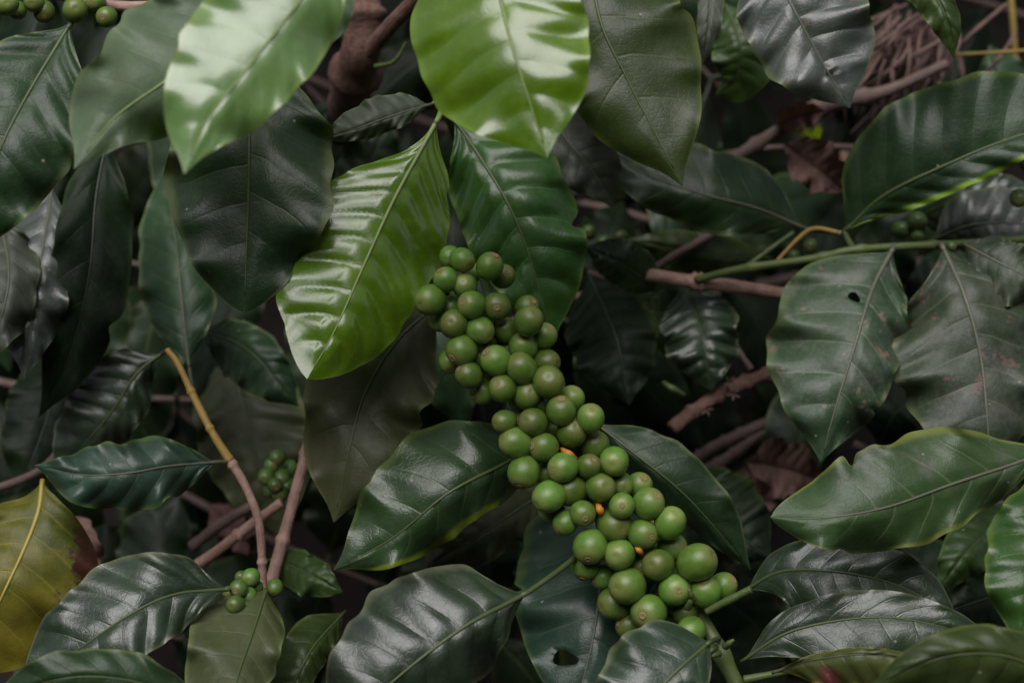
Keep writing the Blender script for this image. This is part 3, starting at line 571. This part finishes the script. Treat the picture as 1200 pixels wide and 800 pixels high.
L([(405, 715), (362, 765), (325, 840)], 22, 34, .84, 'mid', sl=.3, sr=.4)

# ================================================================ MIDDLE RIGHT, BEHIND THE CLUSTER
T = thing('coffee_branch', 'shaded coffee branch in the gap right of the berries with small dark leaves', 'coffee branch', P(800, 330, .98))
stem(T, [(860, 260, 1.0), (790, 300, .975), (740, 330, .96), (690, 320, .97)], [5, 5, 5, 4], 'bark_brown')
for (x, y, r) in ((690, 272, 9), (708, 284, 9), (728, 278, 9), (722, 290, 8)): berry(T, x, y, r, .955, -FWD + UP * (rnd.random() - .5), BS, pink=x == 708)
L([(772, 342), (732, 312), (686, 288)], 26, 30, .93, 'dark', sl=.4, sr=.3)
L([(690, 322), (722, 395), (738, 475)], 46, 56, .93, 'deep', sl=.2, sr=.2)
L([(800, 330), (822, 390), (834, 458)], 44, 46, .95, 'sheen', sheen='lr', quilt=1.6, wave=1.8)
L([(778, 340), (735, 370), (695, 395)], 24, 22, .95, 'mid', sl=.3, sr=.5, quilt=1.5)
L([(790, 370), (745, 390), (715, 415)], 16, 18, .94, 'mid', sl=.3, sr=.5)
L([(905, 302), (820, 296), (735, 280)], 26, 24, 1.0, 'mid', sl=.3, sr=.5)
L([(790, 552), (842, 606), (905, 655)], 56, 48, .92, 'deep', sl=.4, sr=.2, quilt=1.6)

# ---------------------------------------------------------------- bare wood and litter
T = thing('broken_twig', 'rough red brown broken twig with small star shaped scars, right of the berries', 'twig', P(935, 430, .97))
stem(T, [(940, 428, .97), (895, 440, .96), (850, 458, .95), (815, 480, .94), (787, 502, .935)], [7, 8, 8.5, 8, 8.5], 'bark_red', nodes=(.25, .4, .62, .82), bump=.16, knob=.4)
stem(T, [(880, 432, .955), (868, 415, .955), (858, 395, .96)], [4, 3.5, 3], 'bark_brown', name='side_shoot')
for (cx, cy) in ((856, 448), (860, 462), (828, 480), (800, 490)):
    for a in range(5):
        an = a * 1.256 + cx; stem(T, [(cx, cy, .943), (cx + 4 * math.cos(an), cy + 4 * math.sin(an), .939), (cx + 8 * math.cos(an), cy + 8 * math.sin(an), .938)], [1.6, 1.3, .6], 'straw', name='bract', n=6, sides=5)
stem(T, [(777, 448, .93), (786, 454, .925), (802, 463, .93)], [3, 4.5, 2.5], 'stem_green', name='bud', n=10)
for i, (lab, pts, rr, mt) in enumerate((
    ('knotted brown branch reaching down to the left behind the top right leaf', [(1110, 75, 1.0), (1035, 108, 1.0), (960, 125, 1.0), (905, 158, 1.0), (855, 190, 1.0), (800, 230, 1.05)], [6, 7, 10, 8.5, 7.5, 7], 'bark_brown'),
    ('thin level brown stick below the knotted branch', [(1030, 174, 1.02), (960, 172, 1.01), (880, 176, 1.03), (820, 190, 1.08)], [3.5, 4, 4, 4], 'bark_brown'),
    ('upper of two dim brown sticks low in the gap right of the berries', [(905, 492, 1.04), (870, 508, 1.03), (830, 528, 1.03), (790, 560, 1.05)], [6, 7, 7, 7], 'bark_brown'),
    ('lower of two dim brown sticks low in the gap right of the berries', [(895, 505, 1.06), (860, 532, 1.05), (815, 560, 1.05), (780, 590, 1.07)], [6, 7, 7, 7], 'bark_brown'))):
    T = thing('fallen_stick', lab, 'stick', P(*pts[0]), 'bare sticks in the shade'); stem(T, pts, rr, mt, name='wood', nodes=(.3, .45, .7), bump=.1, seed=i + 3)
T = thing('leaf_sprout', 'tiny lime green sprout of two leaves on the knotted brown branch', 'sprout', P(950, 172, .99))
L([(950, 168), (946, 158), (934, 150)], 7, 8, .985, 'young', nu=24, nw=10, arch=.002, rib=0)
L([(952, 168), (957, 158), (961, 144)], 5, 5, .985, 'young', nu=24, nw=10, arch=.002, rib=0)
stem(T, [(951, 174, .995), (950, 168, .985), (948, 160, .985)], [1.6, 1.3, .8], 'stem_green', n=8, sides=6)
T = thing('dry_grass_clump', 'bundle of dry pinkish brown stalks hanging at the upper right', 'dry stalks', P(1070, 30, 1.03))
for i in range(75):
    x0 = 1035 + rnd.random() * 85; y0 = 5 + rnd.random() * 50; ln = 60 + rnd.random() * 75; an = R(80 + rnd.random() * 75); bend = (rnd.random() - .5) * 44
    d_ = 1.0 + rnd.random() * .07
    stem(T, [(x0, y0, d_ + .02), (x0 + math.cos(an) * ln * .5 + bend, y0 + math.sin(an) * ln * .5, d_), (x0 + math.cos(an) * ln, y0 + math.sin(an) * ln, d_ + .02 * rnd.random())], [1.0 + rnd.random() * 1.3, 1.3 + rnd.random() * 1.8, .8], 'straw', name='stalk', n=14, sides=6, seed=i)
for (a, b, c) in (((1055, 20), (1030, 45), (1000, 62)), ((1120, 40), (1080, 60), (1020, 100)), ((1180, 5), (1150, 30), (1115, 62)), ((1190, 40), (1170, 70), (1150, 90))):
    stem(T, [(*a, 1.02), (*b, 1.01), (*c, 1.02)], [2.5, 3, 2], 'straw', name='stalk', n=14, sides=6)
T = thing('grass_stem', 'thin yellow stem lying level at the upper right edge', 'stem', P(1240, 58, 1.0)); stem(T, [(1240, 56, 1.0), (1180, 61, 1.0), (1120, 64, 1.01)], [2, 2, 1.7], 'straw_yellow', name='stalk')
T = thing('grass_stem', 'thin yellow stem standing upright at the upper right edge', 'stem', P(1190, 120, 1.05)); stem(T, [(1192, 120, 1.06), (1188, 40, 1.05), (1180, -60, 1.05)], [3.5, 4, 3.5], 'straw_yellow', name='stalk')
for i, (lab, mid, a, b, d_) in enumerate((
    ('curled dead pink brown leaf under the level stick', [(918, 168), (950, 192), (992, 226)], 32, 26, .985),
    ('small dead leaf folded beside the knotted branch', [(905, 150), (935, 136), (968, 130)], 16, 18, .985),
    ('crumpled dead leaf in the gap above the right dusty leaf', [(985, 170), (1012, 200), (1020, 235)], 22, 22, 1.08),
    ('dead leaf near the tip of the left dusty leaf', [(872, 540), (915, 548), (968, 566)], 34, 34, 1.0),
    ('dead brown leaf low behind the long fold leaf', [(815, 560), (860, 580), (915, 590)], 32, 34, 1.02),
    ('dead leaf caught behind the yellowing leaf', [(70, 600), (95, 640), (100, 690)], 24, 26, .93),
    ('small dead leaf behind the pink stems', [(245, 590), (272, 620), (290, 650)], 22, 20, 1.05))):
    o = leaf(None, mid, a, b, d_, 'dead', name='dead_leaf', sl=-.9 + i * .15, sr=.8, wave=3.0, quilt=2.0, nu=40, nw=14, curve=-.6, rib=.8)
    tag(o, lab, 'dead leaf', 'dead leaves in the shade')

# ---------------------------------------------------------------- the depth of the bush: shaded branches behind, reaching past the frame
BACK = [('far left top', (-120, -120), (260, 60), 1.04), ('left above the hanging pale leaves', (60, -160), (420, 160), 1.10), ('left middle behind the black leaves', (-140, 200), (240, 330), 1.06),
        ('left behind the yellow stem', (-120, 420), (250, 470), 1.08), ('lower left corner', (-120, 640), (260, 760), 1.02), ('behind the pink stems', (180, 560), (480, 700), 1.10),
        ('behind the brightest leaf', (300, 250), (560, 330), 1.04), ('top middle behind the woody stem', (380, -160), (620, 120), 1.08), ('behind the upper berries', (480, 420), (720, 330), 1.04),
        ('behind the lower berries', (470, 760), (820, 650), 1.06), ('bottom right corner', (860, 860), (1280, 700), 1.0), ('behind the light green wavy leaf', (1000, 520), (1300, 620), 1.02),
        ('behind the two dusty leaves', (960, 380), (1300, 420), 1.04), ('right edge behind the long dark leaf', (1060, 200), (1340, 180), 1.06), ('top between the middle leaves', (640, -120), (860, 120), 1.10),
        ('in the dark gap above the level stems', (640, 230), (860, 300), 1.10), ('deep in the gap under the top right leaf', (760, 40), (1120, 150), 1.30), ('deep behind the level green branch', (780, 360), (1150, 300), 1.28), ('deep under the broken twig', (720, 640), (1000, 560), 1.30),
        ('deep behind the dry stalks', (1000, -40), (1320, 60), 1.25), ('deep at the left', (-60, 300), (330, 560), 1.28), ('deep in the middle', (380, 480), (700, 560), 1.28), ('deep at the top', (280, 60), (700, 200), 1.30)]
for i in range(3):                                   # unseen overhead branches, added to shade the bush interior
    BACK += [(('over the left side', 'over the middle', 'over the right side')[i] + ', unseen, added for shade, highest and farthest back', (-150 + 450 * i, -330), (330 + 450 * i, -380), 1.22),
             (('over the left side', 'over the middle', 'over the right side')[i] + ', unseen, added for shade, just above the frame', (-130 + 450 * i, -270), (340 + 450 * i, -230), 1.02),
             (('over the left side', 'over the middle', 'over the right side')[i] + ', unseen, added for shade, between the other two overhead', (-140 + 450 * i, -330), (350 + 450 * i, -300), 1.12),
             (('over the left side', 'over the middle', 'over the right side')[i] + ', unseen, added for shade, against the bank', (-140 + 450 * i, -430), (350 + 450 * i, -460), 1.34)]
for i, (where, a, b, d_) in enumerate(BACK):
    T = thing('coffee_branch', 'dim shaded coffee branch ' + where, 'coffee branch', P(*a, d_), 'shaded branches deep in the bush')
    a = np.array(a, float); b = np.array(b, float); dr = (b - a) / np.linalg.norm(b - a)
    stem(T, [(*a, d_), (*((a + b) / 2 + (0, rnd.random() * 30 - 15)), d_ - .02), (*b, d_)], [5, 5, 3], 'bark_brown', nodes=(.3, .6), n=40, sides=8)
    for k in range(5):
        q = a + (b - a) * (.08 + .2 * k)
        for sgn in (-1, 1):
            an = math.atan2(dr[1], dr[0]) + sgn * R(50 + rnd.random() * 50) + R(rnd.random() * 30 - 15); ln = 150 + rnd.random() * 70
            t1 = q + np.array((math.cos(an), math.sin(an))) * ln + (0, 35 + 30 * rnd.random()); m_ = (q + t1) / 2 + (rnd.random() * 16 - 8, -12)
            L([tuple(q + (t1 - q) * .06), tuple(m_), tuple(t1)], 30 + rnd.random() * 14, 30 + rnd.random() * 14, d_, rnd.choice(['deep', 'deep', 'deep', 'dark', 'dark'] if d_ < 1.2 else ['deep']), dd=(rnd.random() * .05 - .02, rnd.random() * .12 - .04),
              sl=rnd.random() * .6, sr=rnd.random() * .6, nu=36, nw=12, quilt=1.0, wave=1.2, petiole=[(q[0], q[1], d_ - .01)])
